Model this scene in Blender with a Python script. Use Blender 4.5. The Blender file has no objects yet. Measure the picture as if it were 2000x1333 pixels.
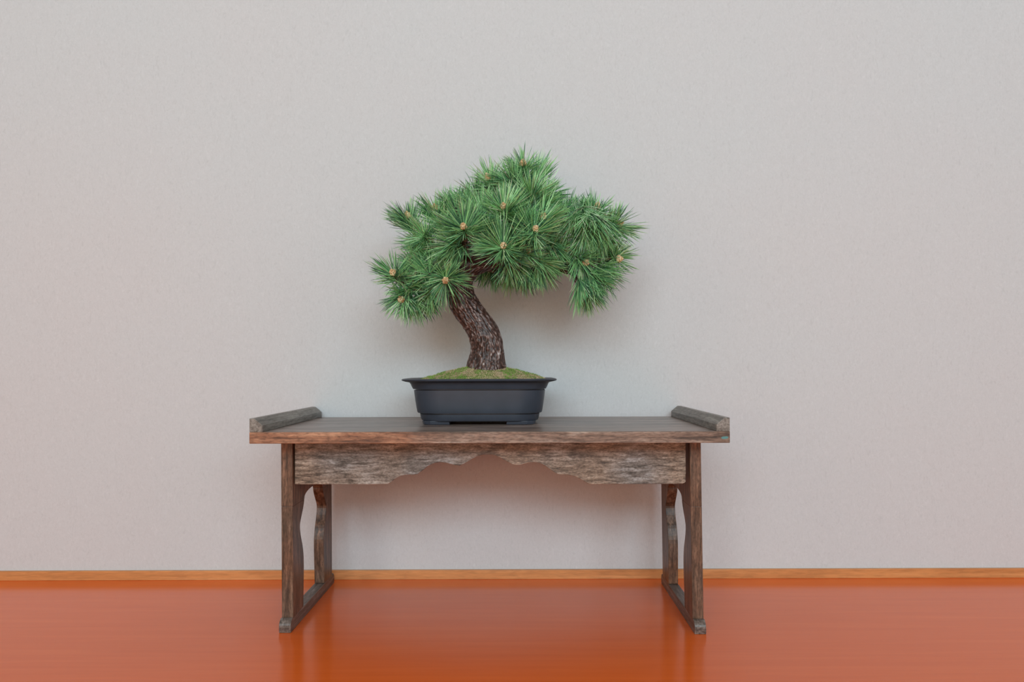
import bpy, math, random
import numpy as np
from mathutils import Vector, Matrix, noise

# ------------------------------------------------------------------ camera, light, exposure
F = 1490.0            # focal length in pixels of the 2000 px wide frame
HZ = 717.0            # image row of the horizon
CAM_H = 0.3457        # camera height above the floor (m)
WALL_Y = 1.246        # distance camera to back wall
C = bpy.context.scene.collection
SC = bpy.context.scene

cam_d = bpy.data.cameras.new('camera')
cam = bpy.data.objects.new('camera', cam_d)
C.objects.link(cam)
cam.location = (0, 0, CAM_H)
cam_d.sensor_fit = 'HORIZONTAL'
cam_d.sensor_width = 36.0
cam_d.lens = 36.0 * F / 2000.0
cam_d.shift_y = (HZ - 666.5) / 2000.0
cam_d.clip_start = 0.02
cam.rotation_euler = (Matrix.Rotation(math.pi / 2, 3, 'X') @ Matrix.Rotation(math.radians(-0.17), 3, 'Z')).to_euler()
SC.camera = cam

world = bpy.data.worlds.new('world')
SC.world = world
world.use_nodes = True
world.node_tree.nodes['Background'].inputs[0].default_value = (0.80, 0.88, 1.0, 1)
world.node_tree.nodes['Background'].inputs[1].default_value = 1.0


def area_light(name, loc, target, sx, sy, power, col, spread=180):
    d = bpy.data.lights.new(name, 'AREA')
    d.shape = 'RECTANGLE'
    d.size, d.size_y = sx, sy
    d.energy = power
    d.color = col
    d.spread = math.radians(spread)
    o = bpy.data.objects.new(name, d)
    C.objects.link(o)
    o.location = loc
    o.rotation_euler = (Vector(target) - Vector(loc)).to_track_quat('-Z', 'Y').to_euler()
    return o


# daylight through the wide window behind the camera, plus added, unseen fill lights:
# a warm one low beneath it, one at each side and a weak one overhead
area_light('window_daylight', (0.15, -2.42, 1.67), (0.15, 1.2, 1.25), 3.4, 1.08, 84, (0.71, 0.925, 1.0))
area_light('low_fill_light', (-0.45, -2.42, 0.52), (-0.45, 1.2, 0.52), 3.0, 0.80, 17, (1.0, 0.56, 0.25))
area_light('side_fill_light_left', (-2.56, -0.75, 1.0), (0.0, 0.3, 0.9), 1.6, 1.7, 7, (1.0, 0.72, 0.48))
area_light('side_fill_light_right', (2.56, -0.75, 1.0), (0.0, 0.3, 0.9), 1.6, 1.7, 6, (0.95, 0.97, 1.0))
area_light('ceiling_fill_light', (-0.35, -0.55, 2.36), (-0.35, -0.55, 0), 0.8, 0.8, 1.5, (1.0, 0.86, 0.72))

SC.view_settings.view_transform = 'Standard'
SC.view_settings.look = 'None'
SC.view_settings.exposure = 0.0
SC.view_settings.gamma = 1.0
SC.view_settings.use_curve_mapping = False


# ------------------------------------------------------------------ helpers
def P(px, py, z):
    """point at distance z that the photograph shows at pixel (px, py)"""
    return Vector(((px - 1000) * z / F, z, CAM_H - (py - HZ) * z / F))


def mesh_obj(name, verts, faces, mat, parent=None, smooth=False, bevel=0, angle=40):
    me = bpy.data.meshes.new(name)
    me.from_pydata([tuple(v) for v in verts], [], faces)
    me.update()
    o = bpy.data.objects.new(name, me)
    C.objects.link(o)
    if mat:
        me.materials.append(mat)
    if smooth:
        me.polygons.foreach_set('use_smooth', [True] * len(me.polygons))
    if bevel:
        b = o.modifiers.new('bevel', 'BEVEL')
        b.width = bevel
        b.segments = 2
        b.limit_method = 'ANGLE'
        b.angle_limit = math.radians(angle)
    if parent:
        o.parent = parent
    return o


def box(name, lo, hi, mat, parent=None, bevel=0):
    x0, y0, z0 = lo
    x1, y1, z1 = hi
    v = [(x0, y0, z0), (x1, y0, z0), (x1, y1, z0), (x0, y1, z0), (x0, y0, z1), (x1, y0, z1), (x1, y1, z1), (x0, y1, z1)]
    f = [(0, 3, 2, 1), (4, 5, 6, 7), (0, 1, 5, 4), (1, 2, 6, 5), (2, 3, 7, 6), (3, 0, 4, 7)]
    return mesh_obj(name, v, f, mat, parent, bevel=bevel)


def prism(name, outline, axis, t0, t1, mat, parent=None, bevel=0, angle=40):
    """extrude a 2D outline; axis 'x': outline is (y, z), axis 'y': outline is (x, z)"""
    n = len(outline)
    if axis == 'x':
        mk = lambda p, t: (t, p[0], p[1])
    else:
        mk = lambda p, t: (p[0], t, p[1])
    v = [mk(p, t0) for p in outline] + [mk(p, t1) for p in outline]
    f = [tuple(range(n)), tuple(range(2 * n - 1, n - 1, -1))]
    f += [(i, i + n, (i + 1) % n + n, (i + 1) % n) for i in range(n)]
    o = mesh_obj(name, v, f, mat, parent, bevel=bevel, angle=angle)
    import bmesh
    bm = bmesh.new()
    bm.from_mesh(o.data)
    bmesh.ops.recalc_face_normals(bm, faces=bm.faces)
    bm.to_mesh(o.data)
    bm.free()
    return o


def empty(name, loc):
    o = bpy.data.objects.new(name, None)
    o.empty_display_size = 0.05
    C.objects.link(o)
    o.location = loc
    return o


def tag(o, label=None, cat=None, group=None, kind=None):
    for k, v in (('label', label), ('category', cat), ('group', group), ('kind', kind)):
        if v:
            o[k] = v
    return o


def catmull(pts, n):
    """smooth samples through points given as tuples of equal length"""
    p = [np.array(q, float) for q in pts]
    p = [2 * p[0] - p[1]] + p + [2 * p[-1] - p[-2]]
    out = []
    for i in range(1, len(p) - 2):
        for k in range(n):
            t = k / n
            a, b, c, d = p[i - 1], p[i], p[i + 1], p[i + 2]
            out.append(0.5 * (2 * b + (c - a) * t + (2 * a - 5 * b + 4 * c - d) * t * t + (3 * b - a - 3 * c + d) * t ** 3))
    out.append(p[-2])
    return out


# ------------------------------------------------------------------ materials
def new_mat(name):
    m = bpy.data.materials.new(name)
    m.use_nodes = True
    nt = m.node_tree
    return m, nt, nt.nodes['Principled BSDF']


def ramp(nt, fac, stops):
    r = nt.nodes.new('ShaderNodeValToRGB')
    e = r.color_ramp.elements
    while len(e) < len(stops):
        e.new(0.5)
    for el, (p, c) in zip(e, stops):
        el.position = p
        el.color = (*c, 1)
    nt.links.new(fac, r.inputs[0])
    return r.outputs[0]


def coords(nt, scale, rot=(0, 0, 0), kind='Object'):
    tc = nt.nodes.new('ShaderNodeTexCoord')
    mp = nt.nodes.new('ShaderNodeMapping')
    mp.inputs['Scale'].default_value = scale
    mp.inputs['Rotation'].default_value = rot
    nt.links.new(tc.outputs[kind], mp.inputs[0])
    return mp.outputs[0]


def noise_tex(nt, vec, scale, detail=4, rough=0.5, dist=0.0):
    n = nt.nodes.new('ShaderNodeTexNoise')
    n.inputs['Scale'].default_value = scale
    n.inputs['Detail'].default_value = detail
    n.inputs['Roughness'].default_value = rough
    n.inputs['Distortion'].default_value = dist
    nt.links.new(vec, n.inputs['Vector'])
    return n.outputs['Fac']


def mix_col(nt, fac, a, b, mode='MIX'):
    m = nt.nodes.new('ShaderNodeMix')
    m.data_type = 'RGBA'
    m.blend_type = mode
    for sock, val in ((m.inputs[0], fac), (m.inputs[6], a), (m.inputs[7], b)):
        if hasattr(val, 'is_linked'):
            nt.links.new(val, sock)
        elif isinstance(val, (int, float)):
            sock.default_value = val
        else:
            sock.default_value = (*val, 1)
    return m.outputs[2]


def bump(nt, bsdf, height, strength, dist=0.001):
    b = nt.nodes.new('ShaderNodeBump')
    b.inputs['Strength'].default_value = strength
    b.inputs['Distance'].default_value = dist
    nt.links.new(height, b.inputs['Height'])
    nt.links.new(b.outputs[0], bsdf.inputs['Normal'])


def plain(name, col, rough=0.6):
    m, nt, b = new_mat(name)
    v = coords(nt, (1, 1, 1))
    n = noise_tex(nt, v, 30, 3)
    lo = tuple(c * 0.94 for c in col)
    nt.links.new(ramp(nt, n, [(0.35, lo), (0.65, col)]), b.inputs['Base Color'])
    b.inputs['Roughness'].default_value = rough
    return m


def wallpaper():
    m, nt, b = new_mat('wallpaper')
    v = coords(nt, (1, 1, 1))
    fine = noise_tex(nt, v, 190, 3, 0.6, 1.5)
    fib = noise_tex(nt, coords(nt, (1, 1, 0.35), (0, 0.5, 0)), 150, 2, 0.5, 3.0)
    big = noise_tex(nt, v, 3.0, 3, 0.5)
    c1 = ramp(nt, fine, [(0.32, (0.594, 0.595, 0.612)), (0.5, (0.613, 0.614, 0.632)), (0.70, (0.633, 0.635, 0.654))])
    c2 = ramp(nt, fib, [(0.30, (0.94, 0.94, 0.94)), (0.42, (1, 1, 1)), (0.62, (1, 1, 1)), (0.74, (1.06, 1.06, 1.06))])
    c3 = ramp(nt, big, [(0.3, (1.0, 0.985, 0.98)), (0.7, (0.985, 1.0, 1.0))])
    c = mix_col(nt, 1.0, c1, c2, 'MULTIPLY')
    c = mix_col(nt, 1.0, c, c3, 'MULTIPLY')
    nt.links.new(c, b.inputs['Base Color'])
    b.inputs['Roughness'].default_value = 0.85
    b.inputs['Specular IOR Level'].default_value = 0.2
    bump(nt, b, fine, 0.06, 0.0008)
    return m


def wood(name, axis, dark, mid, light, fine=1.0, rough=0.5, contrast=1.0, patch=None, spec=0.5, bmp=0.25, an=1.0, streak=0.75):
    """streaky wood, grain running along the given axis"""
    m, nt, b = new_mat(name)
    k = {'x': (0.05 * an, 1, 1), 'y': (1, 0.05 * an, 1), 'z': (1, 1, 0.05 * an)}[axis]
    k2 = {'x': (0.16 * an, 1, 1), 'y': (1, 0.16 * an, 1), 'z': (1, 1, 0.16 * an)}[axis]
    k3 = {'x': (0.10 * an, 1, 1), 'y': (1, 0.10 * an, 1), 'z': (1, 1, 0.10 * an)}[axis]
    g1 = noise_tex(nt, coords(nt, k), 260 * fine, 5, 0.65, 0.6)
    g2 = noise_tex(nt, coords(nt, k2), 700 * fine, 2, 0.6, 0.3)
    g3 = noise_tex(nt, coords(nt, k3), 60 * fine, 3, 0.5, 1.2)
    c = ramp(nt, g1, [(0.5 - 0.17 / contrast, dark), (0.5, mid), (0.5 + 0.17 / contrast, light)])
    c2 = ramp(nt, g2, [(0.34, (0.45, 0.42, 0.40)), (0.52, (1, 1, 1)), (0.70, (1.3, 1.3, 1.3))])
    c = mix_col(nt, streak, c, c2, 'MULTIPLY')
    c3 = ramp(nt, g3, [(0.3, (0.72, 0.70, 0.68)), (0.7, (1.15, 1.15, 1.15))])
    c = mix_col(nt, streak, c, c3, 'MULTIPLY')
    if patch:
        pm = noise_tex(nt, coords(nt, (1, 1, 1)), patch[1], 2, 0.5)
        if len(patch) > 2:      # tone drifts along the length of the board
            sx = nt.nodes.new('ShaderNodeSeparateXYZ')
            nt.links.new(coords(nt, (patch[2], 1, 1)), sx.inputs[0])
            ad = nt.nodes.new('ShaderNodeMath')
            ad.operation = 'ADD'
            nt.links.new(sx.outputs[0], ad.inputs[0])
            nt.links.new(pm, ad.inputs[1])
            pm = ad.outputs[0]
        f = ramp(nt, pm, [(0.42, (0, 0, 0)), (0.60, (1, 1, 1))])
        c = mix_col(nt, f, c, mix_col(nt, 1.0, c, patch[0], 'MULTIPLY'))
    nt.links.new(c, b.inputs['Base Color'])
    b.inputs['Roughness'].default_value = rough
    b.inputs['Specular IOR Level'].default_value = spec
    bump(nt, b, g1, bmp, 0.0006)
    return m


M_wall = wallpaper()
M_ceil = plain('ceiling_board', (0.46, 0.42, 0.37), 0.8)
M_plaster = plain('plaster', (0.50, 0.49, 0.47), 0.9)
M_mat = wood('woven_straw', 'x', (0.36, 0.34, 0.24), (0.42, 0.40, 0.29), (0.48, 0.46, 0.34), 0.8, 0.85, 0.8, spec=0.2, bmp=0.1)
M_base = wood('baseboard_cedar', 'x', (0.52, 0.20, 0.062), (0.63, 0.265, 0.090), (0.72, 0.34, 0.135), 0.4, 0.45, 0.7, bmp=0.1, streak=0.25)


def lacquer_floor():
    m, nt, b = new_mat('orange_lacquered_board')
    g1 = noise_tex(nt, coords(nt, (0.045, 1, 1)), 75, 5, 0.6, 0.8)
    g2 = noise_tex(nt, coords(nt, (0.03, 1, 1)), 320, 3, 0.6)
    g3 = noise_tex(nt, coords(nt, (0.6, 1, 1)), 2.2, 2, 0.5)
    c = ramp(nt, g1, [(0.28, (0.79, 0.122, 0.009)), (0.52, (0.82, 0.132, 0.011)), (0.74, (0.85, 0.144, 0.014))])
    c = mix_col(nt, 0.6, c, ramp(nt, g2, [(0.3, (0.94, 0.93, 0.92)), (0.6, (1, 1, 1)), (0.8, (1.03, 1.04, 1.05))]), 'MULTIPLY')
    c = mix_col(nt, 0.7, c, ramp(nt, g3, [(0.3, (0.93, 0.92, 0.9)), (0.7, (1.04, 1.04, 1.04))]), 'MULTIPLY')
    nt.links.new(c, b.inputs['Base Color'])
    b.inputs['Roughness'].default_value = 0.19
    b.inputs['Specular IOR Level'].default_value = 0.58
    bump(nt, b, g1, 0.018, 0.0006)
    return m


M_floor = lacquer_floor()
M_top = wood('burnt_wood_top', 'x', (0.100, 0.066, 0.056), (0.260, 0.185, 0.158), (0.47, 0.370, 0.330), 0.45, 0.33, 1.1,
             patch=((0.86, 0.90, 0.96), 5.0), bmp=0.2)
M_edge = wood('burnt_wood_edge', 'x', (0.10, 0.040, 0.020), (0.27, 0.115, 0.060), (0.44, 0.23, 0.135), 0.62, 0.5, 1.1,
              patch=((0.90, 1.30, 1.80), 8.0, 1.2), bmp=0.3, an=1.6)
M_rail = wood('grey_weathered_wood', 'y', (0.125, 0.105, 0.088), (0.215, 0.190, 0.168), (0.31, 0.280, 0.255), 0.5, 0.45, 1.0, bmp=0.2)
M_apron = wood('fine_grained_burnt_wood', 'x', (0.085, 0.055, 0.036), (0.25, 0.175, 0.125), (0.44, 0.345, 0.27), 0.85, 0.5, 1.15,
               patch=((0.80, 0.98, 1.22), 9.0), bmp=0.35, an=3.6)
M_leg = wood('burnt_wood_upright', 'z', (0.050, 0.022, 0.011), (0.145, 0.068, 0.037), (0.29, 0.15, 0.088), 0.7, 0.42, 1.05,
             patch=((0.72, 0.86, 1.0), 8.0), bmp=0.3, an=2.0)
M_foot = wood('burnt_wood_runner', 'y', (0.062, 0.046, 0.038), (0.130, 0.098, 0.084), (0.22, 0.18, 0.16), 0.7, 0.40, 1.0, bmp=0.25)


def pot_mat():
    m, nt, b = new_mat('slate_black_plastic')
    v = coords(nt, (1, 1, 1))
    n = noise_tex(nt, v, 45, 3)
    nt.links.new(ramp(nt, n, [(0.3, (0.034, 0.042, 0.060)), (0.7, (0.042, 0.051, 0.072))]), b.inputs['Base Color'])
    b.inputs['Roughness'].default_value = 0.42
    bump(nt, b, noise_tex(nt, v, 1200, 2), 0.05, 0.0004)
    return m


M_pot = pot_mat()


def attr_mat(name, stops, rough, attr='tint', spec=0.5, noise_mix=None, bump_scale=None):
    m, nt, b = new_mat(name)
    a = nt.nodes.new('ShaderNodeAttribute')
    a.attribute_name = attr
    c = ramp(nt, a.outputs['Fac'], stops)
    if noise_mix:
        sc, lo, hi, amt = noise_mix
        n = noise_tex(nt, coords(nt, (1, 1, 1)), sc, 4, 0.6, 0.5)
        c = mix_col(nt, amt, c, ramp(nt, n, [(0.33, lo), (0.66, hi)]), 'MULTIPLY')
    nt.links.new(c, b.inputs['Base Color'])
    b.inputs['Roughness'].default_value = rough
    b.inputs['Specular IOR Level'].default_value = spec
    if bump_scale:
        bump(nt, b, noise_tex(nt, coords(nt, (1, 1, 1)), bump_scale, 4, 0.6), 0.5, 0.0012)
    return m


M_needle = attr_mat('pine_needles', [(0.0, (0.034, 0.092, 0.066)), (0.28, (0.130, 0.345, 0.165)), (0.55, (0.320, 0.690, 0.270)),
                                     (0.80, (0.520, 0.860, 0.420)), (0.93, (0.68, 0.90, 0.62)), (1.0, (0.38, 0.31, 0.14))], 0.32)
M_bud = attr_mat('tan_buds', [(0.0, (0.38, 0.19, 0.08)), (0.5, (0.68, 0.42, 0.22)), (1.0, (0.85, 0.66, 0.44))], 0.7)
M_bark = attr_mat('pine_bark', [(0.0, (0.020, 0.009, 0.007)), (0.42, (0.070, 0.030, 0.022)), (0.66, (0.15, 0.082, 0.066)),
                                (0.86, (0.30, 0.235, 0.22)), (1.0, (0.50, 0.45, 0.44))], 0.36,
                  noise_mix=(160, (0.65, 0.6, 0.6), (1.2, 1.2, 1.2), 0.8), bump_scale=320)
M_twig = attr_mat('twig_bark', [(0.0, (0.045, 0.020, 0.014)), (1.0, (0.16, 0.095, 0.060))], 0.6, bump_scale=400)


def moss_mat():
    m, nt, b = new_mat('mossy_soil')
    v = coords(nt, (1, 1, 1.4))
    p = noise_tex(nt, v, 42, 4, 0.6, 0.6)
    s = noise_tex(nt, v, 600, 3, 0.7)
    brown = ramp(nt, s, [(0.28, (0.15, 0.095, 0.050)), (0.5, (0.44, 0.33, 0.19)), (0.72, (0.70, 0.58, 0.40))])
    green = ramp(nt, s, [(0.28, (0.055, 0.10, 0.022)), (0.5, (0.17, 0.26, 0.060)), (0.72, (0.32, 0.42, 0.13))])
    f = ramp(nt, p, [(0.46, (0, 0, 0)), (0.58, (1, 1, 1))])
    nt.links.new(mix_col(nt, f, brown, green), b.inputs['Base Color'])
    b.inputs['Roughness'].default_value = 0.95
    b.inputs['Specular IOR Level'].default_value = 0.1
    bump(nt, b, s, 0.9, 0.002)
    return m


M_moss = moss_mat()
M_mossblade = attr_mat('moss_fibres', [(0.0, (0.34, 0.24, 0.13)), (0.4, (0.72, 0.58, 0.37)), (0.5, (0.11, 0.20, 0.035)), (1.0, (0.30, 0.46, 0.11))], 0.9, spec=0.1)

# ------------------------------------------------------------------ the room
XW, YB, HC = 2.6, -2.5, 2.42
DOKO_Y = -0.25      # front edge of the alcove board; straw mats in front of it


def structure(o, label, cat):
    return tag(o, label, cat, kind='structure')


structure(box('floor', (-XW, DOKO_Y, -0.03), (XW, WALL_Y, 0.0), M_floor), 'glossy orange lacquered wooden floor board under the table', 'floor')
structure(box('floor_mats', (-XW, YB, -0.03), (XW, DOKO_Y, 0.0), M_mat), 'straw coloured mat floor in front of the orange board', 'floor')
structure(box('wall_back', (-XW, WALL_Y, -0.03), (XW, WALL_Y + 0.08, HC), M_wall), 'pale grey textured wallpaper wall behind the table', 'wall')
structure(box('wall_left', (-XW - 0.08, YB, -0.03), (-XW, WALL_Y + 0.08, HC), M_plaster), 'pale grey wall on the left side of the room', 'wall')
structure(box('wall_right', (XW, YB, -0.03), (XW + 0.08, WALL_Y + 0.08, HC), M_plaster), 'pale grey wall on the right side of the room', 'wall')
structure(box('ceiling', (-XW - 0.08, YB - 0.08, HC), (XW + 0.08, WALL_Y + 0.08, HC + 0.06), M_ceil), 'plain light wooden board ceiling', 'ceiling')
# wall behind the camera with its window opening
wx0, wx1, wz0, wz1 = -1.87, 2.17, 1.15, 2.32
wf = structure(box('wall_front', (-XW, YB - 0.08, -0.03), (wx0, YB, HC), M_plaster), 'pale grey wall with a wide window behind the camera', 'wall')
box('wall_panel', (wx1, YB - 0.08, -0.03), (XW, YB, HC), M_plaster, wf)
box('wall_panel', (wx0, YB - 0.08, 0.96), (wx1, YB, wz0), M_plaster, wf)
box('wall_panel', (wx0, YB - 0.08, -0.03), (wx1, YB, 0.08), M_plaster, wf)
box('wall_panel', (1.10, YB - 0.08, 0.08), (wx1, YB, 0.96), M_plaster, wf)
low_frame = structure(box('low_light_frame', (wx0, YB - 0.06, 0.08), (wx0 + 0.05, YB - 0.02, 0.96), M_base), 'low wooden frame added around the fill light under the window', 'window')  # added surround for the low fill light
box('window_frame', (1.05, YB - 0.06, 0.08), (1.10, YB - 0.02, 0.96), M_base, low_frame)
box('wall_panel', (wx0, YB - 0.08, wz1), (wx1, YB, HC), M_plaster, wf)
win = structure(box('window_1', (wx0, YB - 0.06, wz0), (wx0 + 0.05, YB - 0.02, wz1), M_base), 'wooden framed window behind the camera', 'window')
box('window_frame', (wx1 - 0.05, YB - 0.06, wz0), (wx1, YB - 0.02, wz1), M_base, win)
box('window_frame', (wx0 + 0.05, YB - 0.06, wz0), (wx1 - 0.05, YB - 0.02, wz0 + 0.05), M_base, win)
box('window_frame', (wx0 + 0.05, YB - 0.06, wz1 - 0.05), (wx1 - 0.05, YB - 0.02, wz1), M_base, win)

for n_, sx in ((1, -1), (2, 1)):  # added wooden surrounds for the two side fill lights
    d0 = structure(box('light_frame_%d' % n_, (sx * (XW - 0.001) - 0.012, -1.60, 0.06), (sx * (XW - 0.001) + 0.012, -1.56, 1.96), M_base),
                   'wooden frame added around the fill light on the %s wall' % ('left' if sx < 0 else 'right'), 'light_frame')
    for y_ in (0.06, ):
        box('light_frame_bar', (sx * (XW - 0.001) - 0.012, y_, 0.06), (sx * (XW - 0.001) + 0.012, y_ + 0.04, 1.96), M_base, d0)
    box('light_frame_bar', (sx * (XW - 0.001) - 0.012, -1.56, 1.92), (sx * (XW - 0.001) + 0.012, 0.06, 1.96), M_base, d0)
structure(box('baseboard_back', (-XW, WALL_Y - 0.0055, 0.0), (XW, WALL_Y, 0.0152), M_base, bevel=0.0006),
          'thin orange brown wooden strip along the foot of the wall', 'baseboard')

# ------------------------------------------------------------------ the low table
TX, TY = -0.0277, 1.0945
table = empty('low_table', (TX, TY, 0))
tag(table, 'low dark brown wooden folding table with scalloped apron carrying the bonsai', 'table')
table.rotation_euler.z = math.radians(-0.6)
TZ, TB = 0.2647, 0.2503
HW, HD = 0.3000, 0.1425
top = box('tabletop', (-HW, -HD + 0.003, TB), (HW, HD, TZ), M_top, table, bevel=0.0008)
# front edge band of the board (its end face, a touch redder)
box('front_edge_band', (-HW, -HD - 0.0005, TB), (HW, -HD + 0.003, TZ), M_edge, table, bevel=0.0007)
band = [o for o in table.children if o.name.startswith('front_edge')][0]
M_teal = plain('teal_paint', (0.09, 0.25, 0.25), 0.5)
mk = prism('paint_mark', [(0.2885, TB + 0.0062), (0.2905, TB + 0.0078), (0.2960, TB + 0.0082), (0.2985, TB + 0.0072), (0.2965, TB + 0.0052), (0.2910, TB + 0.0048)],
           'y', -HD - 0.0008, -HD - 0.0002, M_teal, band)
tag(mk, 'small teal paint mark on the edge')
for s in (-1, 1):
    w, fl, h1, h = 0.0166, 0.0066, 0.0088, 0.0172
    prof = [(s * HW, TZ), (s * HW, TZ + h), (s * (HW - fl), TZ + h), (s * (HW - w), TZ + h1), (s * (HW - w), TZ)]
    r = prism('end_rail', prof, 'y', -HD, HD, M_rail, table, bevel=0.0007)

# apron: scalloped lower edge measured from the photograph
AY = 1.003
ap = [(575.5, 946), (700, 946.5), (757, 946), (763, 943), (770, 937.5), (782, 930.5), (795, 927.6), (808, 927.6), (816, 926.5), (825, 920), (837, 910.5),
      (849, 905), (860, 903), (875, 905), (889, 909), (899, 909.8), (908, 906), (920, 899), (934, 891.5), (945, 888.8), (955, 888.2),
      (966, 889.5), (977, 894), (990, 901.5), (1001, 907.5), (1009, 909), (1021, 908), (1034, 904.3), (1047, 903.6), (1057, 906), (1066, 911), (1078, 919.5), (1088, 926),
      (1095, 928), (1110, 928.3), (1123, 931), (1138, 938.5), (1146, 944), (1153, 946.5), (1250, 946.5), (1333, 946), (1339, 943), (1339.5, 920)]
outl = []
for px, py in ap:
    q = P(px, py, AY)
    outl.append((q.x - TX, q.z))
outl += [(outl[-1][0], TB), (outl[0][0], TB)]
prism('apron', outl, 'y', AY - TY, AY - TY + 0.011, M_apron, table, bevel=0.0006, angle=60)
prism('rear_apron', [(-0.258, TB), (0.258, TB), (0.258, TB - 0.022), (-0.258, TB - 0.022)], 'y', 0.085, 0.096, M_apron, table, bevel=0.0006)

# side frames: two curved uprights, an arched head board and a runner on each side
FH = 0.0160
inner = [(0.0165, 0.0475), (0.034, 0.0485), (0.050, 0.050), (0.066, 0.051), (0.084, 0.0505), (0.100, 0.046), (0.112, 0.0395), (0.122, 0.0350),
         (0.132, 0.0335), (0.142, 0.0405), (0.150, 0.0475), (0.158, 0.0530), (0.163, 0.0545)]
inner = catmull([(h, d) for h, d in inner], 3)
LY0, LY1 = 1.000 - TY, 1.2075 - TY
HEAD = 0.163


def side_frame(xo, xi, s, tilt, dy):
    """xo outer x, xi inner x (local); the uprights share one curve mirrored front to back"""
    parts = []
    x0, x1 = min(xo, xi), max(xo, xi)
    front = [(LY0, FH - 0.001)] + [(LY0 + d, h) for h, d in inner] + [(LY0, HEAD)]
    parts.append(prism('leg', front, 'x', x0, x1, M_leg, table, bevel=0.0006, angle=50))
    back = [(LY1, FH - 0.001)] + [(LY1 - d, h) for h, d in inner] + [(LY1, HEAD)]
    parts.append(prism('leg', back, 'x', x0, x1, M_leg, table, bevel=0.0006, angle=50))
    # head board with the arch of the opening
    a0, a1 = LY0 + 0.0545, LY1 - 0.0545
    mid = (a0 + a1) / 2
    arch = []
    for k in range(0, 13):
        t = math.pi * k / 12
        arch.append((mid - (mid - a0) * math.cos(t), HEAD + 0.0115 * math.sin(t) ** 0.8))
    head = [(LY0, HEAD)] + arch + [(LY1, HEAD), (LY1, TB), (LY0, TB)]
    parts.append(prism('head_board', head, 'x', x0, x1, M_leg, table, bevel=0.0004, angle=60))
    # runner with rounded ends
    f0, f1, r = 0.9885 - TY, 1.2225 - TY, 0.010
    run = []
    for k in range(7):
        t = math.pi / 2 * k / 6
        run.append((f0 + r - r * math.cos(t), FH + 0.0012 - r + r * math.sin(t)))
    run += [(f0 + 0.0125, FH), (f1 - 0.0125, FH)]
    for k in range(7):
        t = math.pi / 2 * (1 - k / 6)
        run.append((f1 - r + r * math.cos(t), FH + 0.0012 - r + r * math.sin(t)))
    run += [(f1 - 0.001, 0.0), (f0 + 0.001, 0.0)]
    parts.append(prism('foot_runner', run, 'x', x0 - (0.0005 if s < 0 else -0.0002), x1 + (0.0005 if s > 0 else 0.0), M_foot, table, bevel=0.0006, angle=60))
    # the folding frame leans a little about its hinge line below the top
    piv = Matrix.Translation(((xo + xi) / 2, 0, TB))
    mt = piv @ Matrix.Rotation(tilt, 4, 'Y') @ piv.inverted()
    for o in parts:
        o.data.transform(Matrix.Translation((0, dy, 0)) @ mt)
        # keep soles on the floor
        for v in o.data.vertices:
            v.co.z = max(v.co.z, 0.0)
    return parts


side_frame(-0.303 - TX, -0.2880 - TX, -1, math.radians(-0.1), 0.0)
side_frame(0.2465 - TX, 0.2320 - TX, 1, math.radians(-0.75), -0.004)

# ------------------------------------------------------------------ the bonsai
bonsai = empty('bonsai_pine', (-0.0463, 1.113, TZ + 0.0004))
tag(bonsai, 'small green pine bonsai with bent trunk in a dark grey rectangular pot', 'bonsai')
BO = Vector(bonsai.location)


def L(v):
    return Vector(v) - BO


# pot: rounded rectangle sections lofted along a measured profile
def rr(a, b, r, n=8):
    pts = []
    for cx, cy, t0 in ((a - r, b - r, 0), (-a + r, b - r, 90), (-a + r, -b + r, 180), (a - r, -b + r, 270)):
        for k in range(n + 1):
            t = math.radians(t0 + 90 * k / n)
            pts.append((cx + r * math.cos(t), cy + r * math.sin(t)))
    return pts


def loft(name, prof, mat, parent, cap0=False, cap1=False, bevel=0.0):
    V, Fc = [], []
    for a, h, r in prof:
        V += [(x, y, h) for x, y in rr(a, a - 0.030, min(r, a - 0.031))]
    n = 36
    for i in range(len(prof) - 1):
        for k in range(n):
            Fc.append((i * n + k, i * n + (k + 1) % n, (i + 1) * n + (k + 1) % n, (i + 1) * n + k))
    if cap0:
        Fc.append(tuple(range(n - 1, -1, -1)))
    if cap1:
        b0 = (len(prof) - 1) * n
        Fc.append(tuple(range(b0, b0 + n)))
    o = mesh_obj(name, V, Fc, mat, parent, smooth=True)
    import bmesh
    bm = bmesh.new(); bm.from_mesh(o.data)
    bmesh.ops.recalc_face_normals(bm, faces=bm.faces)
    bm.to_mesh(o.data); bm.free()
    es = o.modifiers.new('edges', 'EDGE_SPLIT')
    es.split_angle = math.radians(38)
    return o


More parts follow.
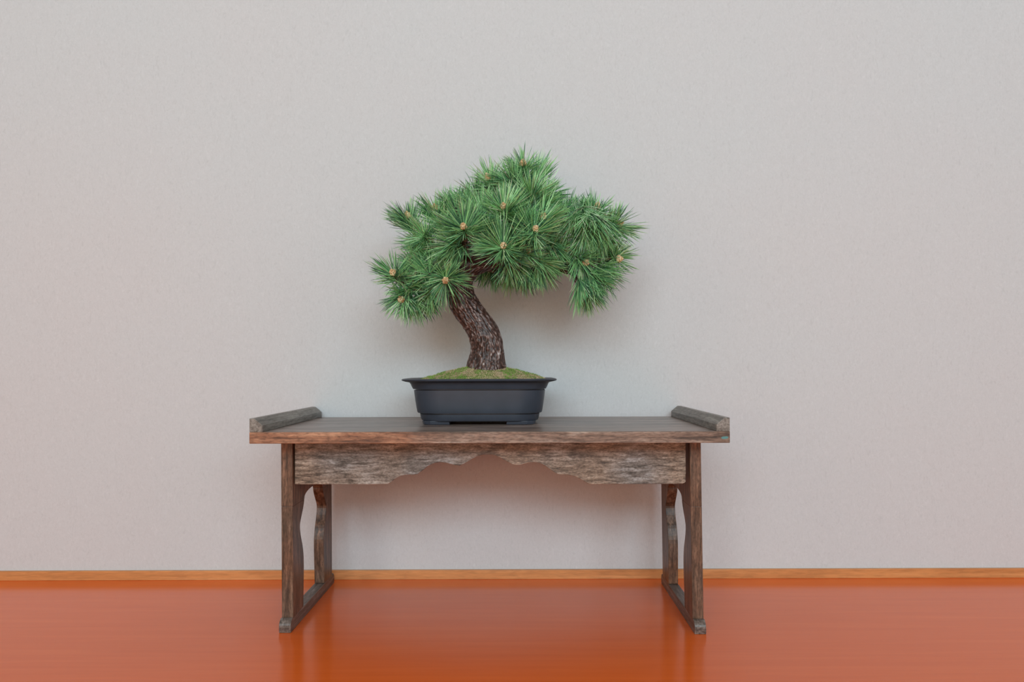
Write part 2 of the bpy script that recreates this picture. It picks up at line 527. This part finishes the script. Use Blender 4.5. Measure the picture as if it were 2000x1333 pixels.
S = 1 / 1392.0
pot = loft('pot', [(0.078, 0.0042, .03), (112 * S, 0.0042, .034), (115.5 * S, 0.0052, .035), (117.5 * S, 0.0078, .036), (119 * S, 0.0144, .036), (116.5 * S, 0.0147, .036), (116.5 * S, 0.0157, .036),
                   (123.2 * S, 0.0160, .037), (124.2 * S, 0.0180, .037), (126 * S, 0.0250, .038), (128 * S, 0.0350, .038), (129.6 * S, 0.0450, .038), (130 * S, 0.0480, .038),
                   (126.0 * S, 0.0484, .037), (126.0 * S, 0.0495, .037), (131.5 * S, 0.0497, .038), (134 * S, 0.0530, .039), (136 * S, 0.0568, .039), (139 * S, 0.0600, .040),
                   (130 * S, 0.0620, .037), (124 * S, 0.0600, .036), (120 * S, 0.0500, .035), (0.075, 0.046, .03)], M_pot, bonsai, True, True)
loft('rim', [(136.5 * S, 0.0586, .040), (146 * S, 0.0602, .042), (151.5 * S, 0.0614, .044), (152.5 * S, 0.0626, .044), (151.5 * S, 0.0638, .044), (147 * S, 0.0644, .042),
             (134 * S, 0.0642, .039), (129 * S, 0.0625, .037), (128 * S, 0.0595, .037), (136.5 * S, 0.0586, .040)], M_pot, pot)
for sx in (-1, 1):
    for sy in (-1, 1):
        cx0, cx1 = (54, 111) if sx > 0 else (-112, -58)
        y0, y1 = (0.030, 0.0495) if sy > 0 else (-0.0495, -0.030)
        a0, a1 = cx0 * S, cx1 * S
        vv = [(a0, y0), (a1, y0), (a1, y1), (a0, y1)]
        # chamfer the outer corner
        out = []
        for (x, y) in vv:
            if abs(x) > 100 * S and abs(y) > 0.04:
                c = 0.012
                if sx * sy > 0:
                    seq = [(x, y - sy * c), (x - sx * c * 0.3, y - sy * c * 0.3), (x - sx * c, y)]
                else:
                    seq = [(x - sx * c, y), (x - sx * c * 0.3, y - sy * c * 0.3), (x, y - sy * c)]
                if sy < 0 and sx < 0:
                    seq = [(x, y - sy * c), (x - sx * c * 0.3, y - sy * c * 0.3), (x - sx * c, y)]
                out += seq
            else:
                out.append((x, y))
        n = len(out)
        V = [(x * 0.985, y * 0.972, 0.0) for x, y in out] + [(x, y, 0.0050) for x, y in out]
        Fc = [tuple(range(n - 1, -1, -1)), tuple(range(n, 2 * n))] + [(i, (i + 1) % n, (i + 1) % n + n, i + n) for i in range(n)]
        fo = mesh_obj('foot', V, Fc, M_pot, pot, bevel=0.0005)
        import bmesh
        bm = bmesh.new(); bm.from_mesh(fo.data)
        bmesh.ops.recalc_face_normals(bm, faces=bm.faces)
        bm.to_mesh(fo.data); bm.free()

# mossy mound
rng = random.Random(7)
MA, MB = 0.0985, 0.0690
trunk_foot = Vector((0.0097, 0.0))   # mound summit relative to the pot centre


def mound_h(x, y):
    r = (abs(x / MA) ** 2.4 + abs(y / MB) ** 2.4) ** (1 / 2.4)
    d = max(0.0, 1 - r)
    q = math.sqrt(((x - 0.006) / MA) ** 2 + (y / MB) ** 2)
    base = 0.0605 + 0.0240 * (1 - min(1, q) ** 1.45) ** 1.0
    base = min(base, 0.0605 + 0.075 * d) if d < 0.1 else base
    nz = noise.noise(Vector((x * 70, y * 70, 3))) * 0.0011 + noise.noise(Vector((x * 260, y * 260, 9))) * 0.0006
    return base + nz * min(1, d * 6)


V, Fc = [(0.006, 0, mound_h(0.006, 0))], []
NR, NA = 46, 128
for i in range(1, NR + 1):
    for k in range(NA):
        t = 2 * math.pi * k / NA
        c, s_ = math.cos(t), math.sin(t)
        e = (abs(c) ** 2.4 + abs(s_) ** 2.4) ** (-1 / 2.4)
        x, y = MA * e * c * i / NR, MB * e * s_ * i / NR
        V.append((x, y, mound_h(x, y)))
for k in range(NA):
    Fc.append((0, 1 + k, 1 + (k + 1) % NA))
for i in range(NR - 1):
    for k in range(NA):
        a, b = 1 + i * NA + k, 1 + i * NA + (k + 1) % NA
        Fc.append((a, a + NA, b + NA, b))
mound = mesh_obj('moss_mound', V, Fc, M_moss, bonsai, smooth=True)
tag(mound, 'low mound of brown soil patched with green moss')


def float_attr(me, name, vals):
    a = me.attributes.new(name, 'FLOAT', 'POINT')
    a.data.foreach_set('value', np.asarray(vals, dtype=np.float32))


bv, bf, bt = [], [], []
for i in range(9000):
    t = rng.uniform(0, 2 * math.pi)
    q = math.sqrt(rng.uniform(0, 0.93))
    x, y = MA * q * math.cos(t), MB * q * math.sin(t)
    z = mound_h(x, y)
    g = noise.noise(Vector((x * 55 + 4, y * 55, 1.3))) + 0.5 * noise.noise(Vector((x * 140, y * 140, 5)))
    green = g + rng.uniform(-0.18, 0.18) > 0.12
    h = rng.uniform(0.0010, 0.0022) if green else rng.uniform(0.0005, 0.0012)
    w = 0.00045
    lx, ly = rng.uniform(-1, 1) * h * 0.8, rng.uniform(-1, 1) * h * 0.8
    an = rng.uniform(0, 6.28)
    n0 = len(bv)
    for j in range(3):
        bv.append((x + w * math.cos(an + 2.09 * j), y + w * math.sin(an + 2.09 * j), z - 0.0003))
    bv.append((x + lx, y + ly, z + h))
    bf += [(n0, n0 + 1, n0 + 3), (n0 + 1, n0 + 2, n0 + 3), (n0 + 2, n0, n0 + 3)]
    bt += [rng.uniform(0.52, 1.0) if green else rng.uniform(0, 0.42)] * 4
mb = mesh_obj('moss', bv, bf, M_mossblade, mound)
float_attr(mb.data, 'tint', bt)
tag(mb, 'fine green and brown moss fibres', kind='stuff')

# trunk and limbs: swept tubes with ridged bark
TZD = 1.108   # distance of the trunk from the camera


def tube(name, path, radii, mat, parent, na=12, ridge=0.0, seed=0, dents=()):
    """path in world coordinates, ridged along its length"""
    pts = [np.array(L(p)) for p in path]
    n = len(pts)
    V, T, Fc = [], [], []
    up = np.array((0.0, 1.0, 0.0))
    for i, p in enumerate(pts):
        d = pts[min(i + 1, n - 1)] - pts[max(i - 1, 0)]
        d = d / (np.linalg.norm(d) + 1e-9)
        s = np.cross(d, up); s /= (np.linalg.norm(s) + 1e-9)
        u = np.cross(s, d)
        if i:
            arc += np.linalg.norm(p - pts[i - 1])
        else:
            arc = 0.0
        for k in range(na):
            t = 2 * math.pi * k / na
            r = radii[i]
            tint = 0.4
            if ridge:
                ca, sa = math.cos(t + arc * 6), math.sin(t + arc * 6)
                n1 = noise.noise(Vector((ca * 3.1 + seed, sa * 3.1, arc * 24)))
                n2 = noise.noise(Vector((ca * 7.5, sa * 7.5 + seed, arc * 46)))
                n3 = noise.noise(Vector((ca * 15, sa * 15 + seed, arc * 130)))
                n4 = noise.noise(Vector((ca * 26, sa * 26 + seed, arc * 260)))
                plate = 1 - abs(n2) * 2.2
                disp = 0.5 * n1 + 0.55 * plate + 0.42 * n3 + 0.18 * n4
                r = r * (1 + ridge * disp)
                tint = min(1, max(0, 0.30 + 0.22 * n1 + 0.16 * plate + 0.85 * n3 + 0.75 * n4))
            else:
                tint = 0.5 + 0.5 * noise.noise(Vector((k, i * 0.7, seed)))
            V.append(p + r * (math.cos(t) * s + math.sin(t) * u))
            T.append(tint)
        if i:
            for k in range(na):
                a, b = (i - 1) * na + k, (i - 1) * na + (k + 1) % na
                Fc.append((a, b, b + na, a + na))
    Fc.append(tuple(range(na - 1, -1, -1)))
    Fc.append(tuple(range((n - 1) * na, n * na)))
    o = mesh_obj(name, V, Fc, mat, parent, smooth=True)
    float_attr(o.data, 'tint', T)
    return o


def pxpath(nodes, n=8):
    """nodes (px, py, depth offset, radius px) -> world path and radii"""
    sm = catmull(nodes, n)
    path = [P(q[0], q[1], TZD + q[2]) for q in sm]
    rad = [max(0.0004, q[3] * (TZD + q[2]) / F) for q in sm]
    return path, rad


trunk_nodes = [(951, 728, 0, 38), (951, 712, 0, 35.5), (952, 694, 0, 31.5), (951, 675, 0, 29.5), (946, 655, 0, 28.5), (936, 636, 0, 27), (922, 617, 0, 26), (909, 598, 0, 26),
               (900, 578, 0, 25.5), (897, 556, 0, 25), (904, 534, 0.0, 25), (926, 515, 0, 23), (955, 503, 0.005, 20), (982, 482, 0.01, 16), (1000, 450, 0.012, 12),
               (1012, 405, 0.012, 9), (1020, 360, 0.01, 5.5), (1022, 330, 0.005, 3)]
pth, rad = pxpath(trunk_nodes, 14)
trunk = tube('trunk', pth, rad, M_bark, bonsai, 120, 0.15, 3)
tag(trunk, 'thick bent trunk with cracked grey brown bark')

limb_nodes = [
    [(906, 532, 0, 11), (866, 535, -0.015, 8), (822, 543, -0.02, 6), (786, 550, -0.03, 4)],
    [(908, 526, 0, 12), (868, 502, 0.01, 9), (836, 470, 0.005, 6), (815, 442, 0.0, 4)],
    [(930, 512, -0.01, 11), (912, 488, -0.035, 8), (905, 462, -0.06, 5)],
    [(958, 500, -0.01, 11), (974, 497, -0.05, 8), (982, 488, -0.085, 5)],
    [(960, 508, 0, 15), (1010, 524, 0.0, 12), (1072, 530, -0.005, 9), (1130, 517, -0.02, 7), (1192, 505, -0.02, 4)],
    [(988, 478, 0.01, 12), (1050, 458, 0.02, 9), (1112, 446, 0.01, 7), (1160, 432, 0.0, 5), (1196, 442, -0.01, 3)],
    [(1094, 528, -0.015, 6), (1118, 534, -0.025, 5), (1127, 551, -0.03, 4), (1134, 566, -0.03, 3)],
    [(1000, 512, 0.0, 10), (1012, 530, 0.0, 9), (1016, 553, 0.002, 7)],
    [(940, 515, 0.01, 10), (975, 530, 0.045, 7), (1012, 545, 0.06, 4)],
    [(1004, 440, 0.01, 8), (972, 395, 0.01, 5), (950, 365, 0.01, 3)],
    [(1006, 430, 0.01, 8), (1000, 420, -0.03, 5), (988, 413, -0.06, 4)],
    [(998, 452, 0.0, 8), (1025, 455, -0.04, 6), (1048, 445, -0.07, 4)],
    [(1012, 405, 0.01, 7), (1045, 375, 0.01, 5), (1062, 352, 0.01, 3)],
    [(985, 480, 0.01, 9), (930, 440, 0.02, 7), (880, 420, 0.015, 5), (856, 420, 0.01, 3)],
]
limb_pts = []
for i, nd in enumerate(limb_nodes):
    p_, r_ = pxpath(nd, 8)
    tube('branch', p_, r_, M_bark, trunk, 20, 0.10, 11 + i)
    limb_pts += p_
limb_pts += pth[126:]

# needle tufts: (bud px, bud py, depth offset, axis right / up / toward viewer, needle count, needle length px, spread)
T = [
    # lower left
    (770, 536, -0.035, -.22, .22, .9, 190, 58, 74), (786, 582, -0.035, -.18, -.42, .85, 190, 52, 70), (871, 547, -0.075, .05, -.22, .95, 200, 58, 80),
    (822, 548, -0.01, -.1, .1, .8, 150, 56, 80), (826, 580, -0.01, .25, -.35, .7, 120, 48, 75), (805, 505, 0.00, -.3, .6, .5, 110, 50, 60),
    (850, 556, 0.015, -.2, -.3, .6, 110, 52, 80), (845, 512, -0.02, -.3, .0, .8, 120, 52, 75),
    (798, 560, -0.03, -.25, -.05, .9, 150, 56, 78), (838, 532, -0.035, .0, .1, .9, 150, 58, 80), (806, 590, -0.02, .15, -.6, .6, 130, 50, 60), (842, 572, -0.03, .2, -.3, .8, 120, 50, 75),
    # upper left
    (800, 428, 0.0, -.25, .8, .35, 170, 56, 70), (852, 414, 0.01, -.15, .85, .35, 150, 56, 70), (826, 462, -0.02, -.45, .1, .7, 160, 55, 70),
    (838, 490, -0.01, -.5, -.15, .6, 120, 54, 70), (866, 440, 0.0, -.3, .6, .6, 150, 54, 70), (872, 405, 0.02, -.02, 1., .1, 70, 52, 40), (812, 470, 0.02, -.5, .3, .3, 90, 50, 60),
    # front centre
    (907, 446, -0.085, -.12, .18, .97, 250, 72, 80), (884, 478, -0.06, -.55, -.12, .75, 150, 68, 50), (985, 409, -0.075, -.1, .42, .9, 240, 68, 76),
    (984, 483, -0.10, .05, .05, .98, 260, 74, 82), (1045, 451, -0.085, .25, .15, .9, 210, 68, 80), (1060, 429, -0.06, .35, .35, .8, 170, 66, 72),
    (1029, 493, -0.08, .45, -.12, .8, 190, 70, 70), (940, 412, -0.02, -.2, .8, .5, 170, 62, 65), (915, 398, 0.015, -.3, .9, .2, 150, 58, 65), (890, 402, 0.0, -.2, .9, .3, 120, 52, 60),
    (957, 353, 0.0, -.35, .75, .45, 160, 54, 75), (930, 378, 0.02, -.4, .8, .2, 130, 52, 65), (950, 440, -0.05, -.1, .3, .8, 150, 64, 75),
    # top
    (1023, 326, 0.0, -.05, .75, .65, 190, 52, 85), (1048, 352, 0.01, .42, .8, .1, 130, 66, 32), (1070, 378, 0.01, .75, .55, .15, 150, 52, 60),
    (1042, 378, -0.035, .15, .8, .5, 170, 62, 70), (998, 350, -0.01, -.5, .7, .4, 150, 54, 65), (1010, 362, 0.02, -.1, .9, .0, 130, 54, 70), (1065, 395, -0.02, .3, .6, .6, 150, 60, 70),
    # centre fill
    (1020, 432, -0.06, .05, .55, .8, 180, 66, 75), (1012, 462, -0.06, .1, .4, .8, 150, 64, 75), (1078, 470, -0.04, .5, .05, .7, 160, 60, 75), (1085, 500, -0.03, .5, -.3, .7, 150, 58, 75),
    (1058, 517, -0.05, .5, -.55, .6, 130, 56, 60), (1026, 522, -0.045, .15, -.9, .4, 110, 56, 35), (1000, 512, -0.07, .35, -.35, .8, 130, 60, 65), (960, 470, -0.05, -.2, .2, .8, 130, 60, 75),
    (1092, 430, -0.01, .3, .5, .7, 150, 58, 75), (1010, 400, -0.02, 0, .8, .5, 140, 60, 70),
    # right
    (1165, 411, 0.0, .25, .85, .35, 150, 50, 75), (1132, 412, 0.01, .0, .9, .3, 150, 48, 70), (1106, 410, 0.005, -.1, .85, .4, 140, 50, 70), (1112, 418, -0.03, -.05, -.6, .7, 110, 78, 55), (1128, 424, -0.045, .0, -.65, .65, 120, 84, 50), (1142, 412, -0.03, .0, -.6, .7, 120, 84, 52),
    (1156, 426, -0.05, .05, -.65, .65, 120, 84, 50), (1176, 430, -0.04, .08, -.6, .7, 120, 76, 52), (1134, 424, -0.02, .0, .5, .8, 130, 48, 80), (1158, 428, -0.015, .1, .6, .7, 120, 46, 75), (1205, 441, -0.02, .7, .22, .65, 190, 58, 78), (1180, 466, -0.03, .3, -.25, .8, 150, 54, 72),
    (1205, 506, -0.02, .62, -.12, .7, 120, 50, 75), (1140, 470, -0.03, .0, -.5, .8, 160, 58, 70), (1106, 487, -0.03, .15, -.25, .8, 100, 44, 75), (1140, 511, -0.045, .55, -.4, .7, 150, 60, 60),
    (1165, 500, -0.01, .3, -.2, .7, 140, 56, 75),
    # hanging right
    (1136, 556, -0.04, .28, -.75, .45, 180, 62, 52), (1160, 545, -0.035, .6, -.5, .5, 170, 64, 50), (1182, 532, -0.02, .6, -.45, .5, 140, 58, 65), (1150, 570, -0.02, .3, -.8, .3, 110, 50, 45),
    # behind and below
    (998, 542, 0.05, .1, -.6, -.2, 140, 44, 75), (960, 535, 0.055, -.1, -.35, -.1, 130, 42, 75), (1028, 540, 0.04, .3, -.6, .1, 120, 42, 70), (940, 530, 0.05, -.2, -.3, .0, 80, 38, 70),
    (1064, 533, 0.03, .4, -.5, .1, 90, 46, 65), (905, 440, 0.03, -.2, .5, -.3, 100, 54, 75), (1000, 400, 0.035, .0, .5, -.5, 100, 54, 80),
    (1110, 430, 0.03, .2, .5, -.4, 100, 52, 80), (1060, 480, 0.035, .1, -.1, -.8, 100, 50, 85), (940, 465, 0.035, -.2, .1, -.8, 100, 52, 85),
    (898, 484, -0.05, -.6, -.38, .65, 120, 64, 48), (893, 470, -0.03, -.3, .2, .8, 100, 56, 70),
]

BUDS = {(770, 536), (786, 582), (871, 547), (800, 428), (852, 414), (907, 446), (985, 409), (984, 483), (1045, 451), (1060, 429), (1029, 493),
        (957, 353), (1023, 326), (1165, 411), (1205, 441), (1205, 506), (1106, 487), (1140, 511), (1180, 466)}
CS3 = [(math.cos(t), math.sin(t)) for t in (0.5, 0.5 + 2.0944, 0.5 + 4.1888)]


def make_tuft(idx, spec):
    px, py, dz, ax, ay, aw, count, lng, spread = spec
    r = np.random.default_rng(100 + idx)
    count = int(count * 1.3)
    z = TZD + dz
    bud_p = np.array(P(px, py, z))
    if aw > 0.75 and ay > -0.15:
        ay += 0.32      # shoots at the front turn up towards the light
    d = np.array((ax, -aw, ay), float)
    d /= np.linalg.norm(d)
    k = z / F
    e1 = np.cross(d, (0.13, 0.22, 0.97)); e1 /= np.linalg.norm(e1)
    e2 = np.cross(d, e1)
    shoot = 26 * k
    sp = math.radians(spread)
    V = np.zeros((count, 10, 3))
    TI = np.zeros((count, 10))
    lean = r.uniform(-0.12, 0.12, 3) + np.array((0.10 * ax, 0, 0.28 if ay > -0.15 else -0.22))
    base_t = 0.50 + r.uniform(-0.10, 0.10)
    clumps = [(r.uniform(0, 2 * math.pi), r.uniform(0.45, 1.0), r.uniform(0.8, 1.1)) for _ in range(8)]
    lng *= 0.90
    for i in range(count):
        u = r.random()                     # 0 at the tip of the shoot, 1 far back
        back = shoot * u ** 1.2 * (1.0 if ay > -0.55 else 0.55)
        th = sp * (0.30 + 0.70 * math.sqrt(r.random())) * (0.88 + 0.22 * u)
        # needles come in small bunches
        ph = r.uniform(0, 2 * math.pi)
        lk = 1.0
        if r.random() < 0.6:
            cp, ct, lk = clumps[r.integers(0, 8)]
            ph = cp + r.normal(0, 0.20)
            th = sp * ct + r.normal(0, 0.10)
        side = math.cos(ph) * e1 + math.sin(ph) * e2
        nd = math.cos(th) * d + math.sin(th) * side + lean * 0.8 + r.normal(0, 0.07, 3)
        nd /= np.linalg.norm(nd)
        ln = lng * lk * k * r.uniform(0.80, 1.12)
        b0 = bud_p - d * (back + 2 * k) + side * 1.2 * k
        curve = (d * 0.10 + np.array((0, 0, -0.08)) + r.normal(0, 0.08, 3)) * ln
        rad_ = r.uniform(0.00042, 0.00060)
        s1 = np.cross(nd, (0.3, 0.5, 0.8)); s1 /= np.linalg.norm(s1)
        s2 = np.cross(nd, s1)
        for j, (t, w) in enumerate(((0.0, 0.8), (0.45, 1.0), (0.85, 0.75))):
            c = b0 + nd * ln * t + curve * t * t
            for m, (cx, cy) in enumerate(CS3):
                V[i, j * 3 + m] = c + (cx * s1 + cy * s2) * rad_ * w
        V[i, 9] = b0 + nd * ln + curve
        v = base_t - 0.04 + r.normal(0, 0.29)
        if r.random() < 0.03:
            v = 0.985
        else:
            v = min(max(v, 0.02), 0.95)
        TI[i] = v
    V = V.reshape(-1, 3) - np.array(BO)
    Fq = []
    for i in range(count):
        o = i * 10
        for j in (0, 3):
            Fq += [(o + j, o + j + 1, o + j + 4, o + j + 3), (o + j + 1, o + j + 2, o + j + 5, o + j + 4), (o + j + 2, o + j, o + j + 3, o + j + 5)]
        Fq += [(o + 6, o + 7, o + 9), (o + 7, o + 8, o + 9), (o + 8, o + 6, o + 9)]
    tu = mesh_obj('needle_tuft', V, Fq, M_needle, bonsai)
    float_attr(tu.data, 'tint', TI.reshape(-1))
    tag(tu, kind='stuff')
    # twig from the nearest limb
    bp = Vector(bud_p)
    tail = bp - Vector(d) * (shoot * (1.35 if ay > -0.55 else 0.35))
    near = min(limb_pts, key=lambda q: (q - tail).length + 0.25 * max(0, q.z - tail.z))
    midp = near.lerp(tail, 0.55) + Vector((0, 0, -0.004))
    sm = catmull([tuple(near), tuple(midp), tuple(tail), tuple(bp - Vector(d) * 1.5 * k)], 4)
    m_ = len(sm)
    tube('twig', [Vector(q) for q in sm], [0.0022 - 0.0011 * i / (m_ - 1) for i in range(m_)], M_twig, tu, 7, 0, idx)
    # bud: a knobbly tip of small scales
    bv_, bf_, bt_ = [], [], []
    R = 7.2 * k
    big = 1.0 if aw > 0.2 else 0.8
    for q in range(13):
        if q < 6:
            c = d * R * 0.4 + (math.cos(q * 1.047) * e1 + math.sin(q * 1.047) * e2) * R * 0.62
            rr_ = R * r.uniform(0.42, 0.58)
        elif q < 12:
            c = d * R * 1.0 + (math.cos(q * 1.047 + .5) * e1 + math.sin(q * 1.047 + .5) * e2) * R * 0.40
            rr_ = R * r.uniform(0.36, 0.5)
        else:
            c = d * R * 1.5
            rr_ = R * 0.45
        c = bud_p + d * 3.0 * k + c * big - np.array(BO)
        o = len(bv_)
        for w_, rad2, nn in ((-1, 0, 1), (-.5, .87, 5), (.5, .87, 5), (1.25, 0, 1)):
            for a_ in range(nn):
                t = 2 * math.pi * a_ / nn + w_
                bv_.append(c + rr_ * big * (w_ * d + rad2 * (math.cos(t) * e1 + math.sin(t) * e2)))
        for a_ in range(5):
            b_ = (a_ + 1) % 5
            bf_ += [(o, o + 1 + b_, o + 1 + a_), (o + 1 + a_, o + 1 + b_, o + 6 + b_, o + 6 + a_), (o + 6 + a_, o + 6 + b_, o + 11)]
        bt_ += [r.uniform(0.2, 1.0)] * 12
    if (px, py) in BUDS:
        bo = mesh_obj('bud', bv_, bf_, M_bud, tu)
        float_attr(bo.data, 'tint', bt_)
        tag(bo, kind='stuff')


for i, s_ in enumerate(T):
    make_tuft(i, s_)
